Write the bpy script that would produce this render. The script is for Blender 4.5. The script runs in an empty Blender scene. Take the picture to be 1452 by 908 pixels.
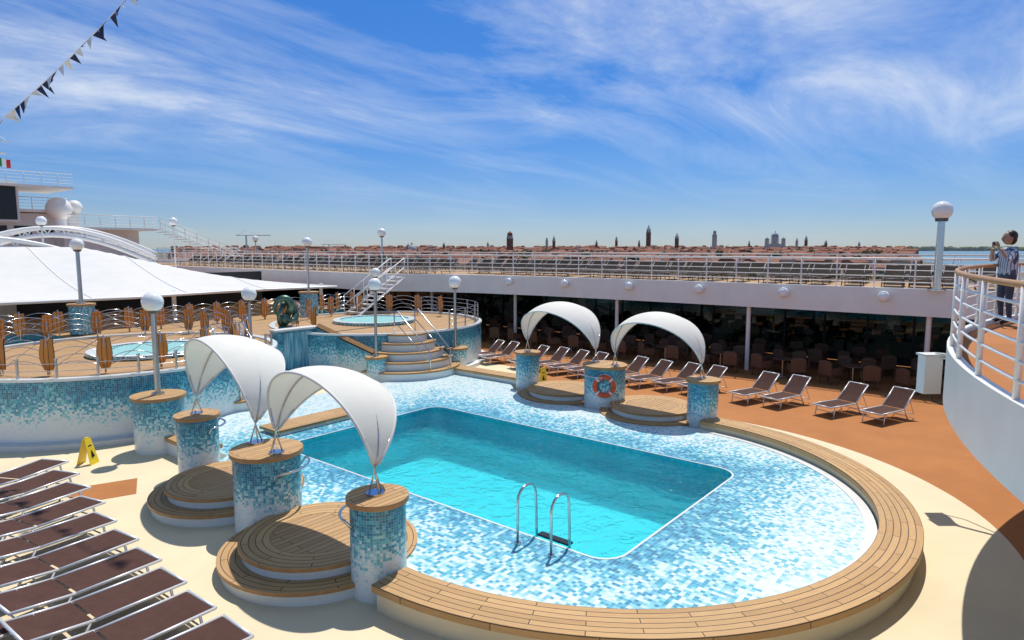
import bpy, math, random
from mathutils import Vector, Matrix
random.seed(7)
S=bpy.context.scene
R=math.radians
pi=math.pi
# ------------------------------------------------------------ materials
def newmat(name):
    m=bpy.data.materials.new(name); m.use_nodes=True
    nt=m.node_tree; b=nt.nodes["Principled BSDF"]
    return m,nt,b
class N:
    def __init__(s,nt): s.nt=nt
    def n(s,t,**k):
        x=s.nt.nodes.new(t)
        for a,v in k.items(): setattr(x,a,v)
        return x
    def link(s,a,b): s.nt.links.new(a,b)
    def put(s,v,sock):
        if hasattr(v,"is_linked") or hasattr(v,"links"): s.link(v,sock)
        else: sock.default_value=v
    def math(s,op,a,b=None,c=None,clamp=False):
        x=s.n("ShaderNodeMath",operation=op); x.use_clamp=clamp
        s.put(a,x.inputs[0])
        if b is not None: s.put(b,x.inputs[1])
        if c is not None: s.put(c,x.inputs[2])
        return x.outputs[0]
    def noise(s,vec,scale,detail=3,rough=.5,dist=0):
        x=s.n("ShaderNodeTexNoise"); 
        if vec is not None: s.link(vec,x.inputs["Vector"])
        x.inputs["Scale"].default_value=scale; x.inputs["Detail"].default_value=detail
        x.inputs["Roughness"].default_value=rough; x.inputs["Distortion"].default_value=dist
        return x.outputs["Fac"]
    def ramp(s,fac,stops,interp='LINEAR'):
        x=s.n("ShaderNodeValToRGB"); x.color_ramp.interpolation=interp
        e=x.color_ramp.elements
        while len(e)<len(stops): e.new(.5)
        for i,(p,c) in enumerate(stops):
            e[i].position=p; e[i].color=(*c,1) if len(c)==3 else c
        s.link(fac,x.inputs[0]); return x.outputs[0]
    def mix(s,f,a,b,bt='MIX'):
        x=s.n("ShaderNodeMix",data_type='RGBA',blend_type=bt)
        s.put(f,x.inputs[0]); 
        s.put(a if not isinstance(a,tuple) else (*a,1)[:4],x.inputs[6]); s.put(b if not isinstance(b,tuple) else (*b,1)[:4],x.inputs[7])
        return x.outputs[2]
    def bump(s,h,strength=.3,dist=.01,bsdf=None):
        x=s.n("ShaderNodeBump"); s.put(h,x.inputs["Height"]); x.inputs["Strength"].default_value=strength
        x.inputs["Distance"].default_value=dist
        if bsdf: s.link(x.outputs[0],bsdf.inputs["Normal"])
        return x.outputs[0]
    def obj(s): return s.n("ShaderNodeTexCoord").outputs["Object"]
    def uv(s): return s.n("ShaderNodeTexCoord").outputs["UV"]
def simple(name,col,rough=.6,metal=0,var=.12,scale=3,bump=0,bscale=60,spec=.5,dirt=0):
    m,nt,b=newmat(name); q=N(nt); o=q.obj()
    f=q.noise(o,scale,5,.6)
    lo=tuple(c*(1-var) for c in col); hi=tuple(min(1,c*(1+var)) for c in col)
    c=q.ramp(f,[(.3,lo),(.7,hi)])
    if dirt>0:
        f2=q.noise(o,scale*.23,6,.65,.5)
        c=q.mix(q.math('MULTIPLY',q.ramp(f2,[(.45,(0,0,0)),(.75,(1,1,1))]),dirt),c,tuple(x*.55 for x in col))
    q.link(c,b.inputs["Base Color"]); b.inputs["Roughness"].default_value=rough; b.inputs["Metallic"].default_value=metal
    b.inputs["Specular IOR Level"].default_value=spec
    if bump: q.bump(q.noise(o,bscale,4),bump,.01,b)
    return m
M={}
M['white']=simple("white_paint",(.84,.82,.78),.35,0,.04,1.5,dirt=.10)
M['whitegrey']=simple("white_paint_weathered",(.71,.70,.67),.5,0,.06,1,dirt=.25)
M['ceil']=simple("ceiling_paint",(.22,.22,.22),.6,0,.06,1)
M['chrome']=simple("stainless_steel",(.62,.63,.64),.18,1,.05,4)
M['chromed']=simple("brushed_steel",(.5,.51,.52),.3,1,.08,4)
M['frame']=simple("aluminium_frame",(.72,.72,.72),.35,.3,.05,4)
M['dframe']=simple("dark_frame",(.16,.15,.145),.5,.2)
M['cream']=simple("cream_deck",(.74,.63,.42),.75,0,.05,.7,bump=.15,bscale=180,dirt=.28,spec=.3)
M['orange']=simple("rubber_deck",(.44,.18,.062),.85,0,.09,.9,bump=.2,bscale=150,dirt=.3,spec=.2)
M['brown']=simple("sling_fabric",(.082,.038,.028),.8,0,.15,6,bump=.2,bscale=220,spec=.2)
M['browndark']=simple("dark_sling",(.020,.012,.010),.8,0,.2,6,spec=.2)
M['rattan']=simple("rattan",(.12,.062,.032),.7,0,.25,25,bump=.4,bscale=90)
M['black']=simple("dark_screen",(.012,.012,.014),.3,0,.1,3)
M['dark']=simple("dark_interior",(.03,.03,.032),.8,0,.2,1)
M['bronze']=simple("patinated_bronze",(.10,.17,.13),.4,.7,.4,6,bump=.3,bscale=20)
M['yellow']=simple("yellow_plastic",(.85,.62,.03),.4,0,.05,4)
M['redpl']=simple("life_ring_orange",(.80,.10,.03),.45,0,.06,6)
M['navy']=simple("navy_cloth",(.02,.03,.09),.8,0,.1,5)
M['clothw']=simple("white_cloth",(.8,.8,.8),.8,0,.05,5)
M['green']=simple("green_cloth",(.02,.25,.06),.8); M['redc']=simple("red_cloth",(.6,.03,.03),.8)
M['skin']=simple("skin",(.42,.24,.16),.5,0,.06,8); M['hair']=simple("hair",(.018,.013,.01),.5,0,.3,60)
M['jeans']=simple("trousers",(.05,.06,.09),.8)
M['lampgrey']=simple("lamp_collar",(.12,.12,.12),.4,.6)
m,nt,b=newmat("opal_globe"); b.inputs["Base Color"].default_value=(.9,.9,.88,1); b.inputs["Roughness"].default_value=.12; b.inputs["Coat Weight"].default_value=.5
M['globe']=m
def fabric(name,col,tr=.3,seam=0):
    m,nt,b=newmat(name); q=N(nt)
    o=q.obj(); f=q.noise(o,1.3,5,.6)
    c=q.ramp(f,[(.3,tuple(x*.93 for x in col)),(.7,col)])
    q.link(c,b.inputs["Base Color"]); b.inputs["Roughness"].default_value=.7; b.inputs["Specular IOR Level"].default_value=.25
    q.bump(q.noise(o,5,4),.15,.03,b)
    t=q.n("ShaderNodeBsdfTranslucent"); q.link(c,t.inputs[0])
    mx=q.n("ShaderNodeMixShader"); mx.inputs[0].default_value=tr
    q.link(b.outputs[0],mx.inputs[1]); q.link(t.outputs[0],mx.inputs[2])
    q.link(mx.outputs[0],nt.nodes["Material Output"].inputs[0]); return m
M['sail']=fabric("sail_fabric",(.86,.84,.77),.16)
M['tent']=fabric("tent_fabric",(.80,.79,.76),.12)
def teak(name,w,rh,c1=(.60,.37,.155),c2=(.46,.265,.10),rot=0,mort=.005,grey=.22):
    m,nt,b=newmat(name); q=N(nt)
    mp=q.n("ShaderNodeMapping"); q.link(q.uv(),mp.inputs[0]); mp.inputs["Rotation"].default_value=(0,0,rot)
    br=q.n("ShaderNodeTexBrick"); q.link(mp.outputs[0],br.inputs[0])
    br.inputs["Color1"].default_value=(*c1,1); br.inputs["Color2"].default_value=(*c2,1); br.inputs["Mortar"].default_value=(.03,.018,.012,1)
    br.inputs["Scale"].default_value=1; br.inputs["Mortar Size"].default_value=mort; br.inputs["Mortar Smooth"].default_value=.2
    br.inputs["Bias"].default_value=0; br.inputs["Brick Width"].default_value=w; br.inputs["Row Height"].default_value=rh
    st=q.n("ShaderNodeMapping"); q.link(mp.outputs[0],st.inputs[0]); st.inputs["Scale"].default_value=(3,45,1)
    g=q.noise(st.outputs[0],1,4,.6)
    c=q.mix(.45,br.outputs[0],q.ramp(g,[(.25,(.55,.5,.45)),(.75,(1.25,1.2,1.15))]),'MULTIPLY')
    g2=q.noise(q.obj(),.8,5,.6)
    c=q.mix(q.math('MULTIPLY',q.ramp(g2,[(.4,(0,0,0)),(.8,(1,1,1))]),grey),c,(.33,.24,.15))
    q.link(c,b.inputs["Base Color"]); b.inputs["Roughness"].default_value=.62
    q.bump(q.math('MULTIPLY',br.outputs["Fac"],-1),.5,.006,b)
    return m
M['teak']=teak("teak_planks",1.4,.11,mort=.007)
M['teakx']=teak("teak_deck",2.2,.13,(.54,.33,.14),(.45,.26,.105),0,.007)
M['teakpanel']=teak("teak_panel",3,.09,(.74,.30,.055),(.62,.24,.04),pi/2,.006,.1)
M['teakrail']=simple("teak_rail",(.42,.22,.085),.5,0,.15,8)
BL=[(0,(.80,.83,.80)),(.30,(.72,.80,.78)),(.42,(.42,.70,.72)),(.55,(.14,.50,.58)),(.70,(.04,.34,.45)),(.86,(.02,.23,.34)),(1,(.01,.15,.25))]
def mosaic(name,tile,gfun,spread=.62,grout=(.62,.68,.68),rough=.22,stops=BL,usepos=False,gm=.75):
    m,nt,b=newmat(name); q=N(nt)
    uv=q.obj() if usepos else q.uv()
    sc=q.n("ShaderNodeVectorMath",operation='SCALE'); q.link(uv,sc.inputs[0]); sc.inputs[3].default_value=1/tile
    s2=q.n("ShaderNodeSeparateXYZ"); q.link(sc.outputs[0],s2.inputs[0])
    fx=q.math('FLOOR',s2.outputs[0]); fy=q.math('FLOOR',s2.outputs[1])
    cb=q.n("ShaderNodeCombineXYZ"); q.link(fx,cb.inputs[0]); q.link(fy,cb.inputs[1])
    wn=q.n("ShaderNodeTexWhiteNoise",noise_dimensions='3D'); q.link(cb.outputs[0],wn.inputs[0])
    g=gfun(q,uv,cb.outputs[0])
    v=q.math('ADD',g,q.math('MULTIPLY',q.math('SUBTRACT',wn.outputs[0],.5),spread),clamp=True)
    c=q.ramp(v,stops)
    c=q.mix(.09,c,wn.outputs[1],'OVERLAY')
    ex=q.math('ABSOLUTE',q.math('SUBTRACT',q.math('FRACT',s2.outputs[0]),.5)); ey=q.math('ABSOLUTE',q.math('SUBTRACT',q.math('FRACT',s2.outputs[1]),.5))
    e=q.math('GREATER_THAN',q.math('MAXIMUM',ex,ey),.455)
    c=q.mix(q.math('MULTIPLY',e,gm),c,grout)
    q.link(c,b.inputs["Base Color"]); b.inputs["Roughness"].default_value=rough
    q.bump(q.math('MULTIPLY',e,-1),.3,.003,b)
    return m
def gvert(z0,z1,lo=.0,hi=.85):
    def f(q,uv,cell):
        s=q.n("ShaderNodeSeparateXYZ"); q.link(uv,s.inputs[0])
        mr=q.n("ShaderNodeMapRange"); q.link(s.outputs[1],mr.inputs[0])
        for i,v in zip((1,2,3,4),(z0,z1,lo,hi)): mr.inputs[i].default_value=v
        n=q.noise(uv,1.1,3,.5)
        return q.math('ADD',mr.outputs[0],q.math('MULTIPLY',q.math('SUBTRACT',n,.5),.7))
    return f
M['mospil']=mosaic("mosaic_pillar",.045,gvert(.1,1.2,.0,.84),.5,gm=.5)
M['moswall']=mosaic("mosaic_wall",.055,gvert(.35,1.45,.0,.86),.5,gm=.5)
def gfloor(q,uv,cell):
    s=q.n("ShaderNodeSeparateXYZ"); q.link(uv,s.inputs[0])
    ax=q.math('SUBTRACT',q.math('ABSOLUTE',q.math('SUBTRACT',s.outputs[0],11.35)),2.75)
    ay=q.math('SUBTRACT',q.math('ABSOLUTE',q.math('SUBTRACT',s.outputs[1],9.85)),4.85)
    d=q.math('MAXIMUM',ax,ay)
    g=q.math('SUBTRACT',.71,q.math('MULTIPLY',d,.25))
    n=q.noise(uv,.8,4,.55,.3)
    g=q.math('ADD',g,q.math('MULTIPLY',q.math('SUBTRACT',n,.5),.75))
    return q.math('MAXIMUM',g,.12)
M['mosfloor']=mosaic("mosaic_floor",.07,gfloor,.7,rough=.3,usepos=True,grout=(.50,.60,.62),gm=.6,stops=[(0,(.74,.80,.78)),(.22,(.62,.74,.74)),(.40,(.28,.62,.68)),(.56,(.08,.42,.56)),(.8,(.03,.28,.43)),(1,(.02,.17,.3))])
def gconst(v):
    return lambda q,uv,cell: q.math('ADD',v-.25,q.math('MULTIPLY',q.noise(uv,.8,2),.5))
M['basinfloor']=mosaic("pool_floor_tiles",.10,gconst(.30),.12,grout=(.30,.78,.82),stops=[(0,(.38,.86,.90)),(.5,(.24,.76,.82)),(1,(.1,.6,.68))],usepos=True,gm=.4)
M['basinwall']=mosaic("pool_wall_tiles",.10,gconst(.5),.25,grout=(.05,.42,.50),stops=[(0,(.16,.58,.66)),(.5,(.04,.42,.52)),(1,(.01,.25,.37))])
M['whitetile']=mosaic("white_mosaic",.05,gconst(.08),.25)
def water(name,tint,wscale=1.6,wstr=.35,foam=0):
    m,nt,b=newmat(name); q=N(nt); o=q.obj()
    nt.nodes.remove(b)
    w=q.n("ShaderNodeTexNoise"); q.link(o,w.inputs[0]); w.inputs["Scale"].default_value=wscale*2; w.inputs["Detail"].default_value=3; w.inputs["Distortion"].default_value=1.2
    w2=q.noise(o,wscale*.6,2)
    h=q.math('ADD',w.outputs[0],w2)
    bp=q.n("ShaderNodeBump"); q.link(h,bp.inputs["Height"]); bp.inputs["Strength"].default_value=wstr; bp.inputs["Distance"].default_value=.12
    tr=q.n("ShaderNodeBsdfTransparent"); tr.inputs[0].default_value=(*tint,1)
    rf=q.n("ShaderNodeBsdfRefraction"); rf.inputs["Color"].default_value=(*tint,1); rf.inputs["IOR"].default_value=1.25; rf.inputs["Roughness"].default_value=0
    q.link(bp.outputs[0],rf.inputs["Normal"])
    gl=q.n("ShaderNodeBsdfGlossy"); gl.inputs["Roughness"].default_value=.03; q.link(bp.outputs[0],gl.inputs["Normal"])
    fr=q.n("ShaderNodeFresnel"); fr.inputs[0].default_value=1.33; q.link(bp.outputs[0],fr.inputs["Normal"])
    m1=q.n("ShaderNodeMixShader"); m1.inputs[0].default_value=.30; q.link(tr.outputs[0],m1.inputs[1]); q.link(rf.outputs[0],m1.inputs[2])
    m2=q.n("ShaderNodeMixShader"); q.link(fr.outputs[0],m2.inputs[0]); q.link(m1.outputs[0],m2.inputs[1]); q.link(gl.outputs[0],m2.inputs[2])
    last=m2
    if foam:
        df=q.n("ShaderNodeBsdfDiffuse"); df.inputs[0].default_value=(.45,.75,.74,1)
        m3=q.n("ShaderNodeMixShader"); m3.inputs[0].default_value=foam; q.link(m2.outputs[0],m3.inputs[1]); q.link(df.outputs[0],m3.inputs[2]); last=m3
    q.link(last.outputs[0],nt.nodes["Material Output"].inputs[0]); return m
M['water']=water("pool_water",(.46,.97,1.0),1.8,.6)
M['jacwater']=water("jacuzzi_water",(.6,.95,.95),3,.5,.5)
m,nt,b=newmat("fountain_water"); q=N(nt); mp=q.n("ShaderNodeMapping"); q.link(q.obj(),mp.inputs[0]); mp.inputs["Scale"].default_value=(12,12,1.2)
q.link(q.ramp(q.noise(mp.outputs[0],1,4),[(.35,(.05,.28,.38)),(.75,(.45,.68,.72))]),b.inputs["Base Color"]); b.inputs["Roughness"].default_value=.15; M['fall']=m
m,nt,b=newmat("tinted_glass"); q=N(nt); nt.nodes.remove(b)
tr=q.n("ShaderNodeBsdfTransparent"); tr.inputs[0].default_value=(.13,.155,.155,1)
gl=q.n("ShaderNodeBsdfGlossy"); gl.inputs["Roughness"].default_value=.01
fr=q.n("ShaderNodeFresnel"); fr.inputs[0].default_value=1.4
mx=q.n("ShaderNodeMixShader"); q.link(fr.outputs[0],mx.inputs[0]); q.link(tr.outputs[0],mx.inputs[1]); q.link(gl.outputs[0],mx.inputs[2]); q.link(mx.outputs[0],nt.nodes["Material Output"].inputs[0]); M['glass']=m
WALLS=[]
for i,c in enumerate([(.30,.14,.085),(.42,.27,.17),(.24,.10,.065),(.46,.38,.29),(.33,.18,.12)]):
    WALLS.append(simple("city_wall_%d"%i,c,.9,0,.2,.05))
M['roof']=simple("terracotta_roof",(.21,.075,.042),.9,0,.3,.03); M['roof2']=simple("faded_roof",(.28,.12,.075),.9,0,.2,.03)
M['lead']=simple("lead_dome",(.33,.37,.40),.7,0,.1,.1); M['brick']=simple("tower_brick",(.22,.10,.07),.9,0,.2,.1); M['stone']=simple("pale_stone",(.50,.47,.43),.9,0,.1,.1)
M['leaf']=simple("foliage",(.055,.10,.03),.8,0,.5,.3); M['leaf2']=simple("foliage_light",(.09,.14,.045),.8,0,.5,.3); M['bark']=simple("bark",(.12,.09,.06),.9)
M['land']=simple("quay_ground",(.13,.12,.10),.9,0,.3,.02); M['asphalt']=simple("asphalt",(.06,.06,.06),.9)
m,nt,b=newmat("sea_water"); q=N(nt); b.inputs["Base Color"].default_value=(.10,.20,.22,1); b.inputs["Roughness"].default_value=.25; q.bump(q.noise(q.obj(),.15,4),.5,1,b); M['sea']=m
m,nt,b=newmat("plaid_shirt"); q=N(nt); br=q.n("ShaderNodeTexBrick"); q.link(q.obj(),br.inputs[0]); br.offset=0
br.inputs["Color1"].default_value=(.55,.6,.68,1);br.inputs["Color2"].default_value=(.5,.55,.65,1);br.inputs["Mortar"].default_value=(.06,.09,.18,1);br.inputs["Scale"].default_value=1;br.inputs["Mortar Size"].default_value=.008;br.inputs["Brick Width"].default_value=.06;br.inputs["Row Height"].default_value=.06
q.link(br.outputs[0],b.inputs["Base Color"]); b.inputs["Roughness"].default_value=.85; M['shirt']=m

# ------------------------------------------------------------ mesh builder
class MB:
    def __init__(s): s.v=[];s.f=[];s.m=[];s.uv=[];s.sm=[];s.mats=[]
    def mi(s,m):
        if isinstance(m,str): m=M[m]
        if m not in s.mats: s.mats.append(m)
        return s.mats.index(m)
    def add(s,vs,fs,mat,uvs=None,smooth=False):
        o=len(s.v); k=s.mi(mat); vs=[Vector(x) for x in vs]; s.v+=vs
        for i,f in enumerate(fs):
            s.f.append([a+o for a in f]); s.m.append(k); s.sm.append(smooth)
            if uvs: s.uv.append(uvs[i])
            else:
                p=[vs[a] for a in f]; n=(p[1]-p[0]).cross(p[2]-p[0])
                a=[abs(t) for t in n]
                if a[2]>=a[0] and a[2]>=a[1]: s.uv.append([(t.x,t.y) for t in p])
                elif a[0]>a[1]: s.uv.append([(t.y,t.z) for t in p])
                else: s.uv.append([(t.x,t.z) for t in p])
    def box(s,c,d,mat,rz=0,M4=None):
        x,y,z=[t/2 for t in d]
        vs=[Vector(p) for p in((-x,-y,-z),(x,-y,-z),(x,y,-z),(-x,y,-z),(-x,-y,z),(x,-y,z),(x,y,z),(-x,y,z))]
        mt=Matrix.Translation(c)@Matrix.Rotation(rz,4,'Z') if M4 is None else Matrix.Translation(c)@M4
        s.add([mt@p for p in vs],[(3,2,1,0),(4,5,6,7),(0,1,5,4),(1,2,6,5),(2,3,7,6),(3,0,4,7)],mat)
    def cyl(s,c,r0,r1,z0,z1,mat,n=32,top=None,bot=False):
        vs=[];fs=[];uv=[]
        for i in range(n):
            a=2*pi*i/n; vs.append((c[0]+r0*math.cos(a),c[1]+r0*math.sin(a),z0))
        for i in range(n):
            a=2*pi*i/n; vs.append((c[0]+r1*math.cos(a),c[1]+r1*math.sin(a),z1))
        rr=max(r0,r1)
        for i in range(n):
            j=(i+1)%n; fs.append((i,j,n+j,n+i)); u0=2*pi*i/n*rr;u1=2*pi*(i+1)/n*rr
            uv.append([(u0,z0),(u1,z0),(u1,z1),(u0,z1)])
        s.add(vs,fs,mat,uv,True)
        tm=top or mat
        if r1>0: s.add(vs[n:],[tuple(range(n))],tm)
        if bot: s.add(vs[:n],[tuple(range(n-1,-1,-1))],mat)
    def sphere(s,c,r,mat,nu=24,nv=14,sc=(1,1,1)):
        vs=[];fs=[]
        for j in range(nv+1):
            t=pi*j/nv
            for i in range(nu):
                a=2*pi*i/nu; vs.append((c[0]+r*sc[0]*math.sin(t)*math.cos(a),c[1]+r*sc[1]*math.sin(t)*math.sin(a),c[2]+r*sc[2]*math.cos(t)))
        for j in range(nv):
            for i in range(nu):
                k=(i+1)%nu; fs.append((j*nu+i,(j+1)*nu+i,(j+1)*nu+k,j*nu+k))
        s.add(vs,fs,mat,None,True)
    def tube(s,pts,r,mat,n=8,closed=False):
        pts=[Vector(p) for p in pts]; L=len(pts)
        up=Vector((0,0,1)); vs=[];fs=[]
        prev=None
        for i,p in enumerate(pts):
            if closed: d=pts[(i+1)%L]-pts[i-1]
            else: d=pts[min(i+1,L-1)]-pts[max(i-1,0)]
            if d.length<1e-9: d=Vector((0,0,1))
            d.normalize()
            if prev is None:
                a=d.cross(up if abs(d.z)<.9 else Vector((1,0,0)))
            else: a=prev-d*prev.dot(d)
            if a.length<1e-6: a=d.orthogonal()
            a.normalize(); b=d.cross(a); prev=a
            rr=r[i] if isinstance(r,(list,tuple)) else r
            for k in range(n):
                t=2*pi*k/n; vs.append(p+a*math.cos(t)*rr+b*math.sin(t)*rr)
        for i in range(L if closed else L-1):
            j=(i+1)%L
            for k in range(n):
                l=(k+1)%n; fs.append((i*n+k,i*n+l,j*n+l,j*n+k))
        if not closed:
            fs.append(tuple(range(n-1,-1,-1))); fs.append(tuple((L-1)*n+k for k in range(n)))
        s.add(vs,fs,mat,None,n>4)
    def poly(s,pts,z,mat): s.add([(x,y,z) for x,y in pts],[tuple(range(len(pts)))],mat)
    def wall(s,pts,z0,z1,mat,closed=False):
        u=0; L=len(pts)
        for i in range(L if closed else L-1):
            p=pts[i]; r=pts[(i+1)%L]; l=math.hypot(r[0]-p[0],r[1]-p[1])
            s.add([(p[0],p[1],z0),(r[0],r[1],z0),(r[0],r[1],z1),(p[0],p[1],z1)],[(0,1,2,3)],mat,[[(u,z0),(u+l,z0),(u+l,z1),(u,z1)]]); u+=l
    def arcslab(s,c,r0,r1,a0,a1,z0,z1,top,side,n=48,inner=None):
        rm=(r0+r1)/2
        for i in range(n):
            t0=a0+(a1-a0)*i/n;t1=a0+(a1-a0)*(i+1)/n
            P=lambda r,t,z:(c[0]+r*math.cos(t),c[1]+r*math.sin(t),z)
            s.add([P(r0,t0,z1),P(r1,t0,z1),P(r1,t1,z1),P(r0,t1,z1)],[(0,1,2,3)],top,[[(t0*rm,0),(t0*rm,r1-r0),(t1*rm,r1-r0),(t1*rm,0)]])
            s.add([P(r1,t0,z0),P(r1,t1,z0),P(r1,t1,z1),P(r1,t0,z1)],[(0,1,2,3)],side,[[(t0*r1,z0),(t1*r1,z0),(t1*r1,z1),(t0*r1,z1)]])
            if r0>0: s.add([P(r0,t1,z0),P(r0,t0,z0),P(r0,t0,z1),P(r0,t1,z1)],[(0,1,2,3)],inner or side,[[(t1*r0,z0),(t0*r0,z0),(t0*r0,z1),(t1*r0,z1)]])
    def make(s,name,loc=(0,0,0),link=True,parent=None):
        me=bpy.data.meshes.new(name); me.from_pydata([tuple(v) for v in s.v],[],s.f)
        for m in s.mats: me.materials.append(m)
        me.polygons.foreach_set("material_index",s.m); me.polygons.foreach_set("use_smooth",s.sm)
        ul=me.uv_layers.new(name="UVMap"); flat=[c for f in s.uv for p in f for c in p]
        ul.data.foreach_set("uv",flat); me.update()
        o=bpy.data.objects.new(name,me); o.location=loc
        if link: S.collection.objects.link(o)
        if parent: o.parent=parent
        return o
def inst(ob,loc,rz=0,sc=1,name=None):
    o=bpy.data.objects.new(name or ob.name.split('.')[0],ob.data); o.location=loc; o.rotation_euler=(0,0,rz); o.scale=(sc,sc,sc) if not isinstance(sc,tuple) else sc
    S.collection.objects.link(o); return o
def arc(c,r,a0,a1,n): return [(c[0]+r*math.cos(a0+(a1-a0)*i/n),c[1]+r*math.sin(a0+(a1-a0)*i/n)) for i in range(n+1)]
def rrect(x0,y0,x1,y1,r,n=6):
    p=[]
    for cx,cy,a in((x1-r,y0+r,-pi/2),(x1-r,y1-r,0),(x0+r,y1-r,pi/2),(x0+r,y0+r,pi)):
        p+=arc((cx,cy),r,a,a+pi/2,n)
    return p
def radial(poly,c,a):
    dx,dy=math.cos(a),math.sin(a); best=None
    for i in range(len(poly)):
        x1,y1=poly[i];x2,y2=poly[(i+1)%len(poly)]
        ex,ey=x2-x1,y2-y1; den=dx*ey-dy*ex
        if abs(den)<1e-12: continue
        t=((x1-c[0])*ey-(y1-c[1])*ex)/den; u=((x1-c[0])*dy-(y1-c[1])*dx)/den
        if t>0 and -1e-6<=u<=1+1e-6: best=t if best is None else max(best,t)
    return (c[0]+dx*best,c[1]+dy*best)
PC=(11.35,9.85)
POOL=rrect(8.6,5.0,14.1,14.7,.45)
def holed(mb,outer,inner,z,mat):
    angs=set()
    for p in outer+inner: angs.add(round(math.atan2(p[1]-PC[1],p[0]-PC[0]),5))
    for i in range(96): angs.add(round(-pi+2*pi*i/96+.0003,5))
    angs=sorted(angs); n=len(angs)
    o=[radial(outer,PC,a) for a in angs]; ii=[radial(inner,PC,a) for a in angs]
    vs=[(x,y,z) for x,y in o]+[(x,y,z) for x,y in ii]
    mb.add(vs,[(i,(i+1)%n,n+(i+1)%n,n+i) for i in range(n)],mat)
HOLE=rrect(8.5,4.9,14.2,14.8,.5)
# ------------------------------------------------------------ deck
mb=MB(); holed(mb,[(-10,-25),(33,-25),(33,110),(-10,110)],HOLE,0,'orange'); mb.make("deck_floor")
cr=arc((11.6,7.2),7.5,-pi/2,0,40)+[(19.1,7.2),(19.1,14.6),(21.8,17.5),(21.8,30),(-6,30),(-6,-.3)]
mb=MB(); holed(mb,cr,HOLE,.004,'cream'); mb.poly([(4.05,15.0),(5.2,14.6),(5.6,15.6),(4.45,16.0)],.009,'orange'); mb.make("deck_paving")
A=(11.5,7.2)
surr=arc(A,5.36,pi,2*pi,48)+[(16.86,14.2),(18.2,15.0),(18.2,18.5),(7.4,19.6),(7.4,15),(6.14,14.2)]
mb=MB(); holed(mb,surr,POOL,.2,'mosfloor'); mb.wall(surr,0,.2,'whitetile',True)
mb.arcslab(A,5.16,5.355,pi,2*pi,.19,.215,'whitegrey','whitegrey',64)
mb.make("pool_surround")
mb=MB()
mb.wall(POOL,-1.25,.2,'basinwall',True); mb.poly(POOL,-1.25,'basinfloor')
rim=rrect(8.56,4.96,14.14,14.74,.48)
for i in range(len(POOL)):
    j=(i+1)%len(POOL); a,b_,c,d=POOL[i],POOL[j],rim[j],rim[i]
    mb.add([(a[0],a[1],.206),(d[0],d[1],.206),(c[0],c[1],.206),(b_[0],b_[1],.206)],[(0,1,2,3)],'whitetile')
mb.make("swimming_pool")
mb=MB(); inn=rrect(8.6,5.0,14.1,14.7,.45); mb.poly(inn,.13,'water'); mb.make("pool_water")
mb=MB(); mb.arcslab(A,5.36,6.02,pi+.02,2*pi-.02,.34,.45,'teak','teak',80); mb.arcslab(A,5.40,5.93,pi+.02,2*pi-.02,0,.34,'whitetile','cream',80); mb.make("teak_bench")
for k,(x0,y0,x1,y1) in enumerate([(6.75,15.2,7.4,19.4),(18.2,14.5,18.85,18.6)]):
    mb=MB(); mb.box(((x0+x1)/2,(y0+y1)/2,.40),(x1-x0,y1-y0,.1),'teak'); mb.box(((x0+x1)/2,(y0+y1)/2,.175),(x1-x0-.1,y1-y0-.1,.345),'whitetile')
    mb.make("teak_bench")
mb=MB(); mb.box((10.6,15.9,.32),(3.2,.9,.08),'teak'); mb.box((10.6,15.9,.24),(3.0,.8,.076),'whitetile'); mb.make("teak_platform")
for c,r in(((6.05,9.15),1.62),((6.35,12.85),1.5),((17.75,9.0),1.6),((18.0,12.5),1.5)):
    mb=MB()
    for rr,z in((r,.24),(r*.80,.44)):
        mb.cyl(c,rr-.05,rr-.05,0.001,z-.06,'whitetile',48); 
        mb.arcslab(c,rr*.62,rr,0,2*pi,z-.06,z,'teak','teakrail',56)
        if rr<r: mb.cyl(c,rr*.62,rr*.62,z-.05,z-.003,'teakx',40)
    mb.make("round_teak_step")
def pillar(x,y,r,h,z0=0,rails=None):
    mb=MB(); mb.cyl((x,y),r,r,z0,z0+h-.08,'mospil' if z0==0 else 'mosup',48); 
    mb.cyl((x,y),r+.05,r+.05,z0+h-.08,z0+h,'teakrail',48,top='teak',bot=True)
    mb.make("mosaic_pillar")
M['mosup']=mosaic("mosaic_pillar_blue",.05,gvert(1.4,2.4,.55,.75))
PL=[(6.0,7.55,.42,1.5),(6.15,10.95,.60,1.5),(6.6,14.7,.44,1.45),(17.5,7.3,.43,1.5),(17.75,10.7,.66,1.5),(18.2,14.2,.42,1.5)]
for p in PL: pillar(*p)
for x,y,r,h in [(6.9,17.5,.6,1.44),(15.6,19.5,.38,1.1),(19.4,19.0,.48,1.05)]: pillar(x,y,r,h)
pillar(9.0,29.6,.45,1.2,1.8); pillar(18.9,28.9,.45,1.2,1.8)
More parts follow.
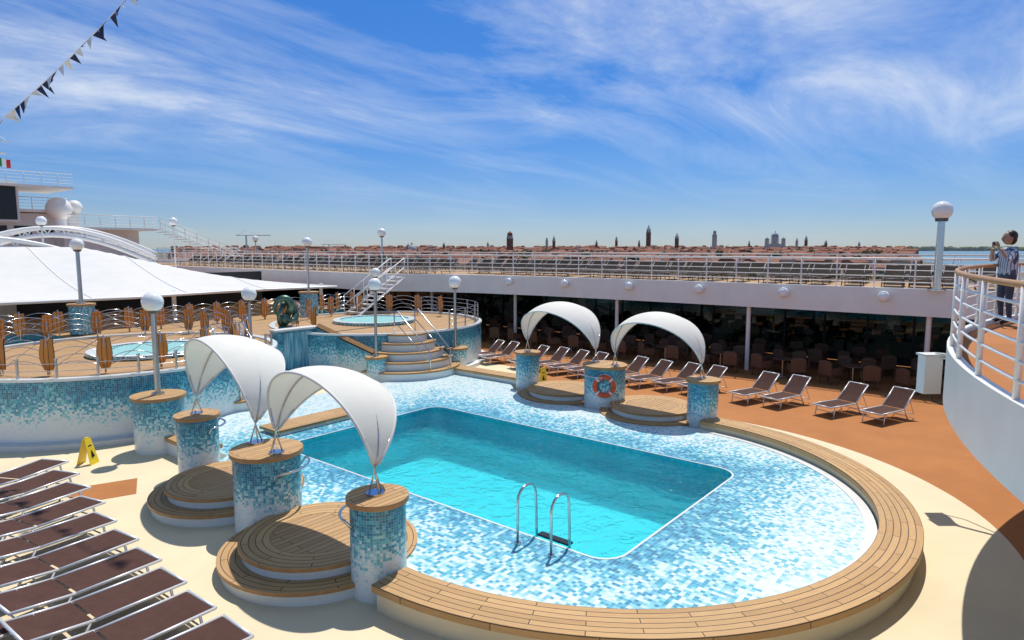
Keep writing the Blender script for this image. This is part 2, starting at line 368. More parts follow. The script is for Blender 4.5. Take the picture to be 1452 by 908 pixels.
# canopies
def canopy(Apt,Bpt,tilt=0,w=30,hs=1.0):
    Apt=Vector(Apt);Bpt=Vector(Bpt); C=(Apt+Bpt)/2; ax=(Bpt-Apt); Rr=ax.length/2; ax.normalize()
    s=ax.cross(Vector((0,0,1))).normalized(); up=Vector((0,0,1))
    mb=MB(); n=36;mm=16; vs=[];fs=[]
    def pt(t,ph): 
        st=math.sin(t)**.8
        return C-ax*math.cos(t)*Rr+(up*math.cos(ph)*hs+s*math.sin(ph))*st*Rr
    for i in range(n+1):
        t=.04+(pi-.08)*i/n
        for j in range(mm+1):
            u=-1+2*j/mm
            vs.append(pt(t,R(tilt)+R(w)*u))
    for i in range(n):
        for j in range(mm): a=i*(mm+1)+j; fs.append((a,a+1,a+mm+2,a+mm+1))
    mb.add(vs,fs,'sail',None,True)
    for u in(-1,1): mb.tube([pt(.04+(pi-.08)*i/n,R(tilt)+R(w)*u) for i in range(n+1)],.022,'whitegrey',6)
    mb.tube([pt(.04+(pi-.08)*i/n,R(tilt))-up*.03 for i in range(n+1)],.018,'chromed',6)
    for P0,sg in((Apt,1),(Bpt,-1)):
        for k in(-1,0,1):
            mb.tube([P0+Vector((0,0,-.36))+s*k*.12-ax*sg*.1*(1-abs(k)),P0+Vector((0,0,.02)),pt(.30 if sg>0 else pi-.30,R(tilt)+R(w-3)*k)-up*.015],.014,'chrome',6)
        mb.cyl((P0.x,P0.y),.14,.14,P0.z-.37,P0.z-.33,'chrome',20)
    mb.make("sail_canopy")
canopy((6.12,10.55,1.86),(6.0,7.6,1.86),-13,28,.95)
canopy((6.6,14.7,1.81),(6.2,11.4,1.86),-13,28,.95)
canopy((17.7,10.3,1.86),(17.5,7.35,1.86),4,31,.98)
canopy((18.2,14.2,1.86),(17.85,11.1,1.86),4,31,.98)
def hoop(x,y,z,r,a0,a1,drop=.25):
    mb=MB(); pts=[(x+r*math.cos(a),y+r*math.sin(a),z) for a in [a0+(a1-a0)*i/12 for i in range(13)]]
    q0,q1=pts[0],pts[-1]
    f=(r-.2)/r
    pts=[(x+(q0[0]-x)*f,y+(q0[1]-y)*f,z-drop)]+pts+[(x+(q1[0]-x)*f,y+(q1[1]-y)*f,z-drop)]
    mb.tube(pts,.022,'chrome',8); mb.make("chrome_handrail")
hoop(6.15,10.95,1.2,.75,-1.9,-.2); hoop(6.0,7.55,1.25,.56,1.6,3.0); hoop(6.6,14.7,1.2,.58,-1.5,.2); hoop(17.75,10.7,1.2,.8,2.2,3.6)
# life ring
mb=MB()
c=Vector((17.75,10.7,.92)); d=Vector((-.86,-.50,0)).normalized(); c=c+d*.72; sx=Vector((-d.y,d.x,0))
for i in range(8):
    a0=2*pi*i/8; seg=[c+(sx*math.cos(a0+k*pi/4/6)+Vector((0,0,1))*math.sin(a0+k*pi/4/6))*.29 for k in range(7)]
    mb.tube(seg,.075,'redpl',12)
for i in range(4):
    a0=2*pi*i/4+pi/4; mb.tube([c+(sx*math.cos(a0+k*.05)+Vector((0,0,1))*math.sin(a0+k*.05))*.29 for k in(-2,-1,0,1,2)],.08,'clothw',12)
mb.tube([c+(sx*math.cos(2*pi*i/24)+Vector((0,0,1))*math.sin(2*pi*i/24))*(.37+.02*math.cos(8*pi*i/24)) for i in range(24)],.01,'clothw',5,True)
mb.make("life_ring")
# pool ladder
mb=MB()
for y in(6.6,5.9):
    pts=[(8.2,y,.2),(8.2,y,.9)]+[(8.45+.25*math.cos(a),y,.95+.22*math.sin(a)) for a in [pi-pi*i/8 for i in range(9)]]+[(8.72,y,.6),(8.76,y,-.9)]
    mb.tube(pts,.024,'chrome',10); mb.cyl((8.2,y),.06,.06,.2,.23,'chrome',16)
for z in(.18,-.15,-.5): mb.box((8.8,6.25,z),(.14,.66,.035),'black' if z>0 else 'chrome')
mb.make("pool_ladder")
# ------------------------------------------------------------ terrace
def drum(c,r,z,name,j):
    mb=MB(); mb.cyl(c,r,r,0,z-.05,'moswall',96,top='teakx'); mb.arcslab(c,r-.2,r+.03,0,2*pi,z-.05,z+.02,'whitetile','whitetile',96)
    mb.cyl(c,r+.3,r+.3,.0,.14,'whitegrey',96); return mb.make(name)
TL=(8.2,23.5); TR=(19.4,24.0)
drum(TL,4.85,1.80,"jacuzzi_terrace",0); drum(TR,4.8,1.79,"jacuzzi_terrace",1)
mb=MB(); cp=[(8.2,23.2),(15.1,23.2),(15.1,22.6),(19.4,22.6),(19.4,31.5),(8.2,31.5)]
mb.wall(cp,0,1.76,'moswall',True); mb.poly(cp,1.765,'teakx')
cp2=[(10.3,21.3),(12.6,21.7),(12.9,23.3),(10.3,23.3)]; mb.wall(cp2,0,1.76,'moswall',True); mb.poly(cp2,1.772,'teakx')
mb.wall([(-4,31.5),(8.2,31.5)],0,1.76,'moswall'); mb.wall([(19.4,31.5),(23,31.5)],0,1.76,'moswall')
cp3=[(-4,31.51),(23,31.51),(23,48),(-4,48)]; mb.poly(cp3,1.76,'teakx')
mb.make("terrace_deck")
FX,FY=14.35,22.95
mb=MB(); mb.box((FX,FY,.98),(1.9,.36,1.96),'moswall'); mb.box((FX,FY-.2,.98),(1.3,.03,1.8),'fall'); mb.box((FX,FY,2.0),(2.0,.5,.07),'whitegrey')
mb.arcslab((FX,FY-.2),1.2,1.35,pi,2*pi,.0,.55,'whitegrey','moswall',24); mb.arcslab((FX,FY-.2),.0,1.19,pi,2*pi,.0,.45,'fall','fall',24)
mb.make("wall_fountain")
mb=MB()
x0,y0,x1,y1=15.1,22.7,15.55,19.7
vs=[];
for dx in(0,.28):
    vs+=[(x0+dx,y0,0),(x1+dx,y1,0),(x1+dx,y1,1.15),(x0+dx,y0,2.0)]
def uvw(idx): return [(vs[i][1],vs[i][2]) for i in idx]
mb.add(vs,[(3,2,1,0),(4,5,6,7),(1,2,6,5)],'moswall',[uvw((3,2,1,0)),uvw((4,5,6,7)),[(0,0),(0,1.15),(.28,1.15),(.28,0)]])
mb.tube([(x0+.14,y0,2.05),(x1+.14,y1,1.2)],.12,'teakrail',4)
mb.make("stair_wall")
def stairs(c,r,n,a0,a1,top,x=1):
    mb=MB()
    for i in range(n):
        z=.2+(top-.2)*(i+1)/n; rr=r-i*.33
        mb.arcslab(c,0.0,rr,a0,a1,z-.06,z,'teak','teakrail',32); mb.arcslab(c,0.0,rr-.04,a0,a1,.0,z-.061,'whitetile','whitetile',32)
    for s in(-.55,.55):
        X=c[0]+s; mb.tube([(X,c[1]-r+.2,.3),(X,c[1]-r+.2,1.2),(X,c[1]-r+.35,1.35),(X,c[1]-.2,2.7),(X,c[1],2.7),(X,c[1],1.8)],.025,'chrome',8)
        mb.tube([(X,c[1]-r+.2,.85),(X,c[1]-.05,2.25)],.018,'chrome',8)
    mb.make("curved_stairs")
stairs((17.5,20.0),2.25,5,pi,2*pi,1.8); stairs((10.4,20.9),2.2,5,pi,2*pi,1.8)
JL=(8.9,22.9); JR=(19.3,24.2)
for c,r in((JL,1.55),(JR,1.6)):
    mb=MB(); mb.arcslab(c,r,r+.3,0,2*pi,1.78,1.90,'whitetile','mosup',64); mb.arcslab(c,r-.3,r,0,2*pi,1.5,1.83,'whitegrey','whitegrey',64); mb.poly(arc(c,r-.0,0,2*pi,48)[:-1],1.86,'jacwater'); 
    mb.poly(arc(c,r-.01,0,2*pi,48)[:-1],1.84,'whitetile')
    mb.make("jacuzzi")
def panelrail(c,r,a0,a1,n,z,name="panel_railing"):
    mb=MB()
    for i in range(n+1):
        a=a0+(a1-a0)*i/n; x,y=c[0]+r*math.cos(a),c[1]+r*math.sin(a)
        rad=Vector((math.cos(a),math.sin(a),0)); tan=Vector((-math.sin(a),math.cos(a),0))
        rows=8; vs=[];fs=[];uv=[]
        for side in(0,1):
            for k in range(rows+1):
                t=k/rows; w=.16+.06*math.sin(pi*min(1,t*1.15))-.05*(1-t); bow=.05*math.sin(pi*t)
                for sgn in(-1,-.33,.33,1):
                    p=Vector((x,y,z+.12+.85*t))+tan*sgn*w+rad*(bow+.03*(1-sgn*sgn)+side*.03)
                    vs.append(p)
        W=4;off=(rows+1)*W
        for k in range(rows):
            for q_ in range(W-1):
                a_=k*W+q_; f=(a_,a_+1,a_+W+1,a_+W); fs.append(f); uv.append([(q_*.09,k*.1),(q_*.09+.09,k*.1),(q_*.09+.09,k*.1+.1),(q_*.09,k*.1+.1)])
                f=(off+a_,off+a_+W,off+a_+W+1,off+a_+1); fs.append(f); uv.append([(q_*.09,k*.1),(q_*.09,k*.1+.1),(q_*.09+.09,k*.1+.1),(q_*.09+.09,k*.1)])
            for e in(0,W-1):
                a_=k*W+e; fs.append((a_,a_+W,off+a_+W,off+a_)); uv.append([(0,0)]*4)
        for e0 in(0,rows*W):
            fs.append((e0,e0+1,e0+2,e0+3,off+e0+3,off+e0+2,off+e0+1,off+e0)); uv.append([(0,0)]*8)
        mb.add(vs,fs,'teakpanel',uv)
        mb.tube([(x,y,z),(x,y,z+.3)],.025,'chrome',6); mb.tube([(x+rad.x*.08,y+rad.y*.08,z),(x+rad.x*.08,y+rad.y*.08,z+1.05)],.018,'chrome',6)
        if i<n:
            st=[]
            for q_ in range(9):
                t=q_/8; b_=a+(a1-a0)/n*t; st.append((b_,t))
            for lev,amp in((.95,.16),(.75,.2),(.55,.22),(.35,.2)):
                mb.tube([(c[0]+r*math.cos(b_),c[1]+r*math.sin(b_),z+lev-amp*(1-math.sin(pi*t))*1) for b_,t in st],.011,'chrome',5)
            mb.tube([(c[0]+r*math.cos(b_),c[1]+r*math.sin(b_),z+.12+.9*t) for b_,t in st],.009,'chrome',4)
    mb.make(name)
panelrail(TL,3.9,R(165),R(385),11,1.78); panelrail(TL,4.6,R(20),R(160),7,1.8)
panelrail(TR,3.7,R(-5),R(185),8,1.78)
mb=MB()
for i in range(14):
    a=R(175+i*11.5); x,y=TL[0]+4.7*math.cos(a),TL[1]+4.7*math.sin(a)
    mb.cyl((x,y),.035,.035,1.81,2.3,'chromed',10); mb.cyl((x,y),.05,.05,2.3,2.34,'chrome',10)
for z in(2.0,2.2): mb.tube([(TL[0]+4.7*math.cos(R(175+i*3)),TL[1]+4.7*math.sin(R(175+i*3)),z) for i in range(51)],.01,'chrome',5)
mb.make("low_post_railing")
mb=MB()
for i in range(9):
    a=R(-90+i*14); x,y=TR[0]+4.65*math.cos(a),TR[1]+4.65*math.sin(a)
    mb.cyl((x,y),.03,.03,1.80,2.6,'chromed',8)
for z in(2.0,2.2,2.4,2.6): mb.tube([(TR[0]+4.65*math.cos(R(-90+i*4)),TR[1]+4.65*math.sin(R(-90+i*4)),z) for i in range(29)],.014,'chrome',5)
mb.make("low_post_railing")
panelrail((13.9,60),31,R(-90-24),R(-90+16),18,1.77)
# sculpture
mb=MB(); sc=Vector((14.4,23.75,1.77)); mb.cyl((sc.x,sc.y),.32,.26,sc.z,sc.z+.28,'bronze',20)
pts=[];rad=[]
for i in range(64):
    t=2*pi*i/64
    x=(.30+.13*math.cos(3*t))*math.cos(2*t); y=.16*math.sin(3*t); z=(.42+.17*math.cos(3*t))*math.sin(2*t)
    pts.append((sc.x+x*1.1,sc.y+y,sc.z+.86+z)); rad.append(.11+.05*math.sin(2*t+1))
mb.tube(pts,rad,'bronze',12,True); mb.sphere((sc.x,sc.y,sc.z+.55),.22,'bronze',16,10,(1,.7,1.2)); mb.make("bronze_sculpture")
# ------------------------------------------------------------ lamps
def lamp(x,y,z0,zg,r=.25,pr=.055,mat='chromed'):
    mb=MB(); mb.cyl((x,y),pr*2.2,pr*2.2,z0,z0+.05,mat,20); mb.cyl((x,y),pr,pr*.9,z0,zg-r*.98,mat,16)
    mb.cyl((x,y),pr*1.5,r*.62,zg-r*1.12,zg-r*.78,'lampgrey',24); mb.sphere((x,y,zg),r,'globe',32,20); mb.make("street_lamp")
lamp(6.9,17.5,1.44,3.83,.26,.07); lamp(12.0,22.1,1.77,3.55,.26); lamp(15.6,19.5,1.1,3.83); lamp(19.4,19.0,1.05,3.78,.27,.06)
lamp(21.1,26.3,1.79,3.95); lamp(18.9,28.9,3.0,5.5); lamp(9.0,29.6,3.0,5.34,.25,.08); lamp(24.6,30.0,3.7,6.1)
lamp(11.1,41.7,1.76,6.64,.26,.05,'white'); lamp(17.8,41.4,1.76,6.8,.26,.05,'white'); lamp(28.8,51.6,3.7,6.0)
lamp(27.25,2.9,3.7,6.5,.33,.13,'chrome')
# ------------------------------------------------------------ upper deck
edge=[(27.3,-12),(27.3,3),(27.25,9),(27.1,15),(26.8,20),(26.2,24),(25.2,27),(24.2,28.6),(23.8,30),(23.8,75)]
ins=[(x+.22,y) for x,y in edge]
mb=MB(); up=edge+[(33.2,75),(33.2,-12)]; mb.poly(up,3.7,'teakx'); mb.poly(up[::-1],3.3,'ceil'); mb.wall(edge,2.75,3.74,'white'); mb.wall(ins[::-1],2.75,3.74,'ceil')
for i in range(len(edge)-1):
    for z in(2.75,3.74):
        a,b_,c,d=edge[i],edge[i+1],ins[i+1],ins[i]; f=[(0,1,2,3)] if z<3 else [(3,2,1,0)]
        mb.add([(a[0],a[1],z),(b_[0],b_[1],z),(c[0],c[1],z),(d[0],d[1],z)],f,'white')
mb.wall([(33.2,75),(33.2,-12)],3.2,3.8,'white')
mb.wall([(33.0,75),(33.0,-25)],-22,-.01,'white'); mb.wall([(33.0,75),(33.0,-25)],-.01,.35,'white')
for y in [3.1,9.6,16,22.4,29,35.5,42]:
    mb.cyl((27.6,y),.09,.09,0,3.3,'white',16)
for y in range(0,75,6): mb.box((30.2,y,3.2),(5.6,.25,.18),'ceil')
mb.make("upper_deck")
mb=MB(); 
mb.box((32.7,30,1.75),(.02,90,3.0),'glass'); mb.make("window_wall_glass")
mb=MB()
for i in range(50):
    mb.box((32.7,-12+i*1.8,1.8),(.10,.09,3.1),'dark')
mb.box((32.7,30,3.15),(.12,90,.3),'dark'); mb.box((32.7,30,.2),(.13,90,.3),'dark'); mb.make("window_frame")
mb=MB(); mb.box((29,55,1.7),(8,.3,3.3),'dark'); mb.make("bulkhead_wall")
def railing(path,z,h=1.08,nr=4,sp=1.35,mat='white',top='white',name="deck_railing",pr=.028,rr=.016,tr=.032):
    mb=MB(); 
    pts=[Vector((x,y,z)) for x,y in path]
    for k in range(nr): mb.tube([p+Vector((0,0,h*(k+1)/(nr+1))) for p in pts],rr,mat,5)
    mb.tube([p+Vector((0,0,h)) for p in pts],tr,top,8)
    d=0;nxt=0
    for i in range(len(pts)-1):
        L=(pts[i+1]-pts[i]).length
        while nxt<=d+L+1e-6:
            p=pts[i].lerp(pts[i+1],max(0,min(1,(nxt-d)/L))); mb.tube([p,p+Vector((0,0,h))],pr,mat,6); nxt+=sp
        d+=L
    return mb.make(name)
railing([(x+.1,y) for x,y in edge],3.74,1.08,4,1.3)
railing([(33.1,-12),(33.1,75)],3.8,1.1,4,1.5)
for i,y in enumerate([1.0,4.5,8.05,11.6,15,18.5,21.8,25.1,28.6]):
    for k in range(len(edge)-1):
        if edge[k][1]<=y<=edge[k+1][1]:
            t=(y-edge[k][1])/(edge[k+1][1]-edge[k][1]); x=edge[k][0]+(edge[k+1][0]-edge[k][0])*t
    mb=MB(); mb.sphere((x-.2,y,3.42),.21,'globe',28,18); mb.cyl((x-.03,y),.08,.08,3.34,3.5,'white',12,bot=True); mb.make("wall_lamp")
# ------------------------------------------------------------ sun loungers
def lounger(name,back,fab='brown',w=.32,fr='frame'):
    mb=MB(); hz=.34; hx=1.2
    bl=.78; ex=hx+bl*math.cos(back); ez=hz+bl*math.sin(back)
    for s in(-w,w):
        mb.tube([(0,s,hz),(hx,s,hz)],.022,fr,6); mb.tube([(hx,s,hz),(ex,s,ez)],.022,fr,6)
        mb.tube([(.22,s,hz),(.16,s,.0)],.02,fr,6); mb.tube([(1.45,s,.0),(1.25,s,hz)],.02,fr,6); mb.tube([(hx+.45*math.cos(back),s*.92,hz+.45*math.sin(back)),(hx+.62,s*.92,hz*.5 if back<.3 else .12)],.014,fr,5)
    mb.tube([(0,-w,hz),(0,w,hz)],.026,fr,6); mb.tube([(ex,-w,ez),(ex,w,ez)],.026,fr,6); mb.tube([(.19,-w,.15),(.19,w,.15)],.014,fr,5); mb.tube([(1.36,-w,.14),(1.36,w,.14)],.014,fr,5); mb.tube([(hx+.62,-w*.92,.12 if back>=.3 else hz*.5),(hx+.62,w*.92,.12 if back>=.3 else hz*.5)],.014,fr,5)
    def sling(x0,z0,x1,z1,sag):
        n=8;vs=[];fs=[];dx,dz=x1-x0,z1-z0;L=math.hypot(dx,dz)
        for i in range(n+1):
            t=i/n; e=sag*math.sin(pi*t)
            for j in range(5):
                v=-1+j/2; ss=e*(1-v*v*.6)
                vs.append((x0+dx*t+dz/L*ss,v*(w-.012),z0+dz*t-dx/L*ss+.012))
        for i in range(n):
            for j in range(4): a=i*5+j; fs.append((a,a+1,a+6,a+5))
        mb.add(vs,fs,fab,None,True)
    sling(.03,hz,hx-.02,hz,.035); sling(hx+.02,hz+.005,ex-.02*math.cos(back),ez,.03)
    return mb
lf=lounger("a",R(6),'brown',.37); base=lf.make("sun_lounger"); base.location=(4.5,17.3,0); base.rotation_euler=(0,0,R(180+28))
for y,a,x in [(16.2,24,4.4),(15.1,18,4.3),(14.0,14,4.2),(12.9,10,4.05),(11.8,8,4.0),(10.75,6,3.95),(9.75,5,3.9),(8.75,3,3.85),(7.75,2,3.85),(6.7,1,3.9)]:
    inst(base,(x,y,0),R(180+a+random.uniform(-2,2)))
for i in range(7): inst(base,(1.95+random.uniform(-.06,.06),11.2-i*1.0,0),R(182+random.uniform(-3,3)))
lr=lounger("b",R(43)); rb=lr.make("sun_lounger"); rb.location=(21.3,3.7,0); rb.rotation_euler=(0,0,R(-20))
for y in [4.75,6.35,7.4,9.3,10.35,11.4,12.45,14.2,15.2,16.2,17.2,18.9,19.9]:
    inst(rb,(21.35+random.uniform(-.1,.1),y+.3,0),R(-20+random.uniform(-4,4)))
ld=lounger("c",R(36),'browndark',.34,'dframe'); db=ld.make("sun_lounger"); db.location=(28.1,1.5,3.7); db.rotation_euler=(0,0,R(5))
y=2.6
while y<60:
    inst(db,((28.1 if y<27 else 25.6)+random.uniform(-.08,.08),y,3.7),R(5+random.uniform(-5,5)))
    if random.random()<.85: inst(db,(30.6+random.uniform(-.1,.1),y+.3,3.7),R(5+random.uniform(-6,6)))
    y+=.92 if random.random()<.85 else 1.4
mb=MB()
mb.box((0,0,.40),(.56,.56,.08),'rattan'); mb.box((.27,0,.62),(.05,.56,.5),'rattan'); 
for s in(-.27,.27): mb.box((0,s,.52),(.52,.05,.26),'rattan')
for a in(-.23,.23):
    for b_ in(-.23,.23): mb.box((a,b_,.18),(.04,.04,.36),'rattan')
mb.sphere((.27,0,.85),.27,'rattan',12,8,(.12,1,.35))
ch=mb.make("rattan_armchair"); ch.location=(27.0,1.5,0)
mb=MB(); mb.cyl((0,0),.42,.42,.70,.73,'rattan',24,bot=True); mb.cyl((0,0),.04,.04,.03,.7,'chromed',10); mb.cyl((0,0),.25,.22,0,.03,'chromed',20); tb=mb.make("round_table"); tb.location=(27.8,2.2,0)
y=2
while y<26:
    for x in(26.6,29.6):
        if x>26.7 or y>2.5: inst(tb,(x+.6,y+.8,0))
        for dx,dy,a in((0,.1,200),(1.3,.3,20),(0.1,1.5,160),(1.3,1.4,-20)): inst(ch,(x+dx,y+dy,0),R(a+random.uniform(-25,25)))
    y+=2.6
def wetsign(x,y,rz):
    mb=MB()
    for s in(1,-1):
        vs=[(-.15,s*.17,0),(.15,s*.17,0),(.10,s*.02,.62),(-.10,s*.02,.62)]; vs2=[(a,b_+s*.012,c) for a,b_,c in vs]
        mb.add(vs+vs2,[(0,1,2,3),(7,6,5,4),(0,1,5,4),(1,2,6,5),(2,3,7,6),(3,0,4,7)],'yellow')
        k=[(-.055,s*.1325,.18),(.055,s*.1325,.18),(.0,s*.085,.36)]; mb.add([(a,b_+s*.02,c) for a,b_,c in k],[(0,1,2)],'black')
        mb.box((0,s*.075,.45),(.11,.002,.03),'black',M4=Matrix.Rotation(s*R(14),4,'X'))
    mb.box((0,0,.63),(.12,.05,.04),'yellow')
    o=mb.make("wet_floor_sign"); o.location=(x,y,.005); o.rotation_euler=(0,0,rz)
wetsign(5.25,17.6,R(35)); wetsign(19.7,14.6,R(-50))
# ------------------------------------------------------------ near balcony
def bedge(x): return 1.12-((x-13)/5.8)**2*1.1
bx=[(x,bedge(x)) for x in [7.0+.35*i for i in range(40)]]
bx=[(-8,-2.2),(-2,-2.0),(3,-1.6),(5.4,-.9)]+[p for p in bx if p[0]<=20.3]+[(27.3,-3.2)]
mb=MB(); bp=bx+[(27.3,-12),(-8,-12)]
mb.poly(bp[::-1],3.7,'orange')
mb.poly(bp,2.95,'whitegrey')
mb.wall(bx,2.95,3.78,'white'); mb.wall([(x,y-.12) for x,y in bx][::-1],3.6,3.78,'white')
for i in range(len(bx)-1):
    a,b_=bx[i],bx[i+1]; mb.add([(a[0],a[1],3.78),(b_[0],b_[1],3.78),(b_[0],b_[1]-.12,3.78),(a[0],a[1]-.12,3.78)],[(3,2,1,0)],'white')
mb.make("curved_balcony")
railing([(x,y-.06) for x,y in bx[3:-1]],3.78,1.08,5,1.25,'white','teakrail',"balcony_railing",.032,.018,.035)
mb=MB(); mb.box((15.6,1.68,2.62),(.36,.24,.78),'white',R(-50)); mb.box((15.6,1.68,3.03),(.42,.30,.04),'whitegrey',R(-50)); 
for zz in(2.98,3.06): mb.tube([(15.6,1.6,zz),(15.5,.75,zz)],.025,'whitegrey',6)
mb.tube([(15.62,1.65,2.25),(15.65,1.6,2.05),(15.6,1.2,2.0),(15.5,.7,2.96)],.018,'dark',6)
mb.make("electrical_box")
# ------------------------------------------------------------ tent
X0,X1,Y0,Y1=-10,21.8,30.6,53
nx,ny=64,44; vs=[];fs=[]
def tz(x,y):
    d=min((x-X0)/10,(X1-x)/9.5,(y-Y0)/9,(Y1-y)/9); d=max(0,min(1,d)); 
    sx=abs(math.sin((x-X1)/9.5*pi))
    return 3.05+2.2*(1-(1-d)**1.0)**1.25 - .18*sx*math.sin(pi*d)
for j in range(ny+1):
    for i in range(nx+1):
        x=X0+(X1-X0)*i/nx; y=Y0+(Y1-Y0)*j/ny
        scal=.7*math.sin(pi*((x-X0)/(X1-X0)*3%1)) if j==0 else 0
        vs.append((x,y+scal*(1-j/ny)*.9,tz(x,y)))
for j in range(ny):
    for i in range(nx): a=j*(nx+1)+i; fs.append((a,a+1,a+nx+2,a+nx+1))
mb=MB(); mb.add(vs,fs,'tent',None,True)
ev=[vs[i] for i in range(nx+1)]+[vs[j*(nx+1)+nx] for j in range(1,ny+1)]
mb.tube(ev,.07,'white',6)
for i in range(0,nx+1,8): mb.tube([vs[j*(nx+1)+i] for j in range(ny+1)],.03,'white',5)
for x in(-2,5.5,13.5,21.6):
    mb.cyl((x,Y0+1.2),.1,.1,1.76,3.2,'white',14); mb.cyl((x,Y1-.4),.1,.1,1.76,3.2,'white',14)
mb.make("tensile_tent_roof")
mb=MB(); mb.box((5,39,2.75),(34,.3,1.95),'dark'); mb.arcslab((2,44),8.5,9,R(-130),R(-40),1.76,2.75,'whitegrey','whitegrey',40); mb.make("bar_counter_shade_wall")  # dark wall added for the shade under the tent, plus curved counter
def arch(x0,x1,y,z0,z1,r=.12,n=24,dy=0):
    mb=MB()
    for k in(0,.45):
        mb.tube([(x0+(x1-x0)*i/n,y+dy*i/n,z0+(z1-z0)*math.sin(pi*i/n)-k) for i in range(n+1)],r,'white',8)
    for i in range(1,n): 
        x=x0+(x1-x0)*i/n; z=z0+(z1-z0)*math.sin(pi*i/n); mb.tube([(x,y+dy*i/n,z),(x+(.3 if i%2 else -.3),y+dy*i/n,z-.45)],.04,'white',4)
    mb.make("arch_truss")
arch(7,18.5,46,4.6,6.4); arch(9,21,52,4.8,6.6); arch(3,13,40,4.6,5.7)
# ------------------------------------------------------------ superstructure
root=bpy.data.objects.new("ship_superstructure",None); S.collection.objects.link(root)
mb=MB()
mb.box((10,72,5.0),(22,8,6.4),'whitegrey'); mb.box((12,70,8.4),(15,5,.25),'white'); mb.box((9,72.5,9.3),(13,5,1.7),'white'); mb.box((12,69,10.35),(16,7,.2),'white')
for i in range(9): mb.box((2.5+i*1.6,69.98,9.3),(1.1,.06,.8),'black')
for i in range(12): mb.box((1+i*1.75,67.97,6.6),(1.25,.06,1.0),'black')
mb.make("bridge_block",parent=root)
mb=MB()
mb.box((14.4,66.5,9.0),(3.6,.5,3.3),'whitegrey'); mb.box((14.4,66.22,9.0),(3.2,.06,2.9),'black'); mb.make("video_screen",parent=root)
mb=MB(); mb.sphere((19.2,67,8.6),1.0,'white',28,18); mb.cyl((19.2,67),.5,.5,6.5,7.8,'white',16); mb.sphere((21,69,8.9),.65,'white',24,14); mb.cyl((21,69),.3,.3,6.5,8.4,'white',16); mb.make("radome",parent=root)
mb=MB(); mb.box((22.5,66,6.9),(7,4,.2),'white'); mb.box((22,67,5.2),(6,3,3.2),'whitegrey')
n=14
for i in range(n): mb.box((26+i*.55,64,6.9-i*.22),(.5,1.6,.06),'white')
for yy in(63.2,64.8):
    for hh in(.5,1.0): mb.tube([(26,yy,7.0+hh),(26+n*.55,yy,7.0+hh-n*.22)],.035,'white',5)
    for i in range(0,n,2): mb.tube([(26+i*.55,yy,6.9-i*.22),(26+i*.55,yy,7.9-i*.22)],.03,'white',4)
mb.box((30,64,4.0),(9,2,.3),'white'); mb.make("upper_stairs",parent=root)
for pth,z in(([(4.5,65.6),(20,65.6)],10.45),([(19,64.1),(26,64.1)],7.0),([(15,67.5),(20,67.5)],8.5),([(26,64.1),(34,64.1)],4.15)):
    railing(pth,z,1.05,3,1.2,name="roof_rail").parent=root
mb=MB(); mb.cyl((15.4,69),.14,.06,10.3,15.2,'white',10); mb.box((15.4,69,14.2),(2.4,.08,.08),'white'); mb.box((15.4,69,13.2),(1.6,.3,.12),'white'); mb.tube([(14.4,69,14.2),(15.4,69,15.1),(16.4,69,14.2)],.02,'white',4)
for k,mm in enumerate(('green','clothw','redc')): mb.box((15.65+k*.3,68.6,12.4-.05*k),(.3,.03,.7),mm)
mb.make("mast",parent=root)
mb=MB()
for i in range(10): mb.box((23.6-i*.32,27.6,3.6-i*.19),(.3,1.1,.05),'white')
for yy in(27.05,28.15):
    for hh in(.5,1.0): mb.tube([(23.7,yy,3.65+hh),(20.5,yy,1.75+hh)],.03,'white',5)
    for i in range(0,11,2): mb.tube([(23.7-i*.32,yy,3.65-i*.19),(23.7-i*.32,yy,4.65-i*.19)],.025,'white',5)
    mb.tube([(23.7,yy,3.6),(20.5,yy,1.7)],.07,'white',4)
mb.make("deck_staircase")
# pennants
mb=MB(); n=72
PA=Vector((5.0,25.2,8.6)); PB=Vector((8.9,16.9,14.9))
ext=PB-PA; PA2=PA-ext*.25; PB2=PB+ext*.4
line=[]
for i in range(n+1):
    t=i/n; p=PA2.lerp(PB2,t); p.z-=.9*math.sin(pi*t); line.append(p)
mb.tube(line,.014,'clothw',4)
for i in range(0,n):
    p=line[i]; q_=line[i+1]; m1=p.lerp(q_,.02); m2=p.lerp(q_,.95); sw=Vector((random.uniform(-.25,.25),random.uniform(-.25,.25),-.36+random.uniform(-.06,.26)))
    mb.add([m1,m2,m1.lerp(m2,.6)+sw,m1.lerp(m2,.2)+sw*.6+Vector((.08,0,.03))],[(0,1,2),(0,2,3)],'navy' if random.random()<.5 else 'clothw')
mb.make("pennant_string")
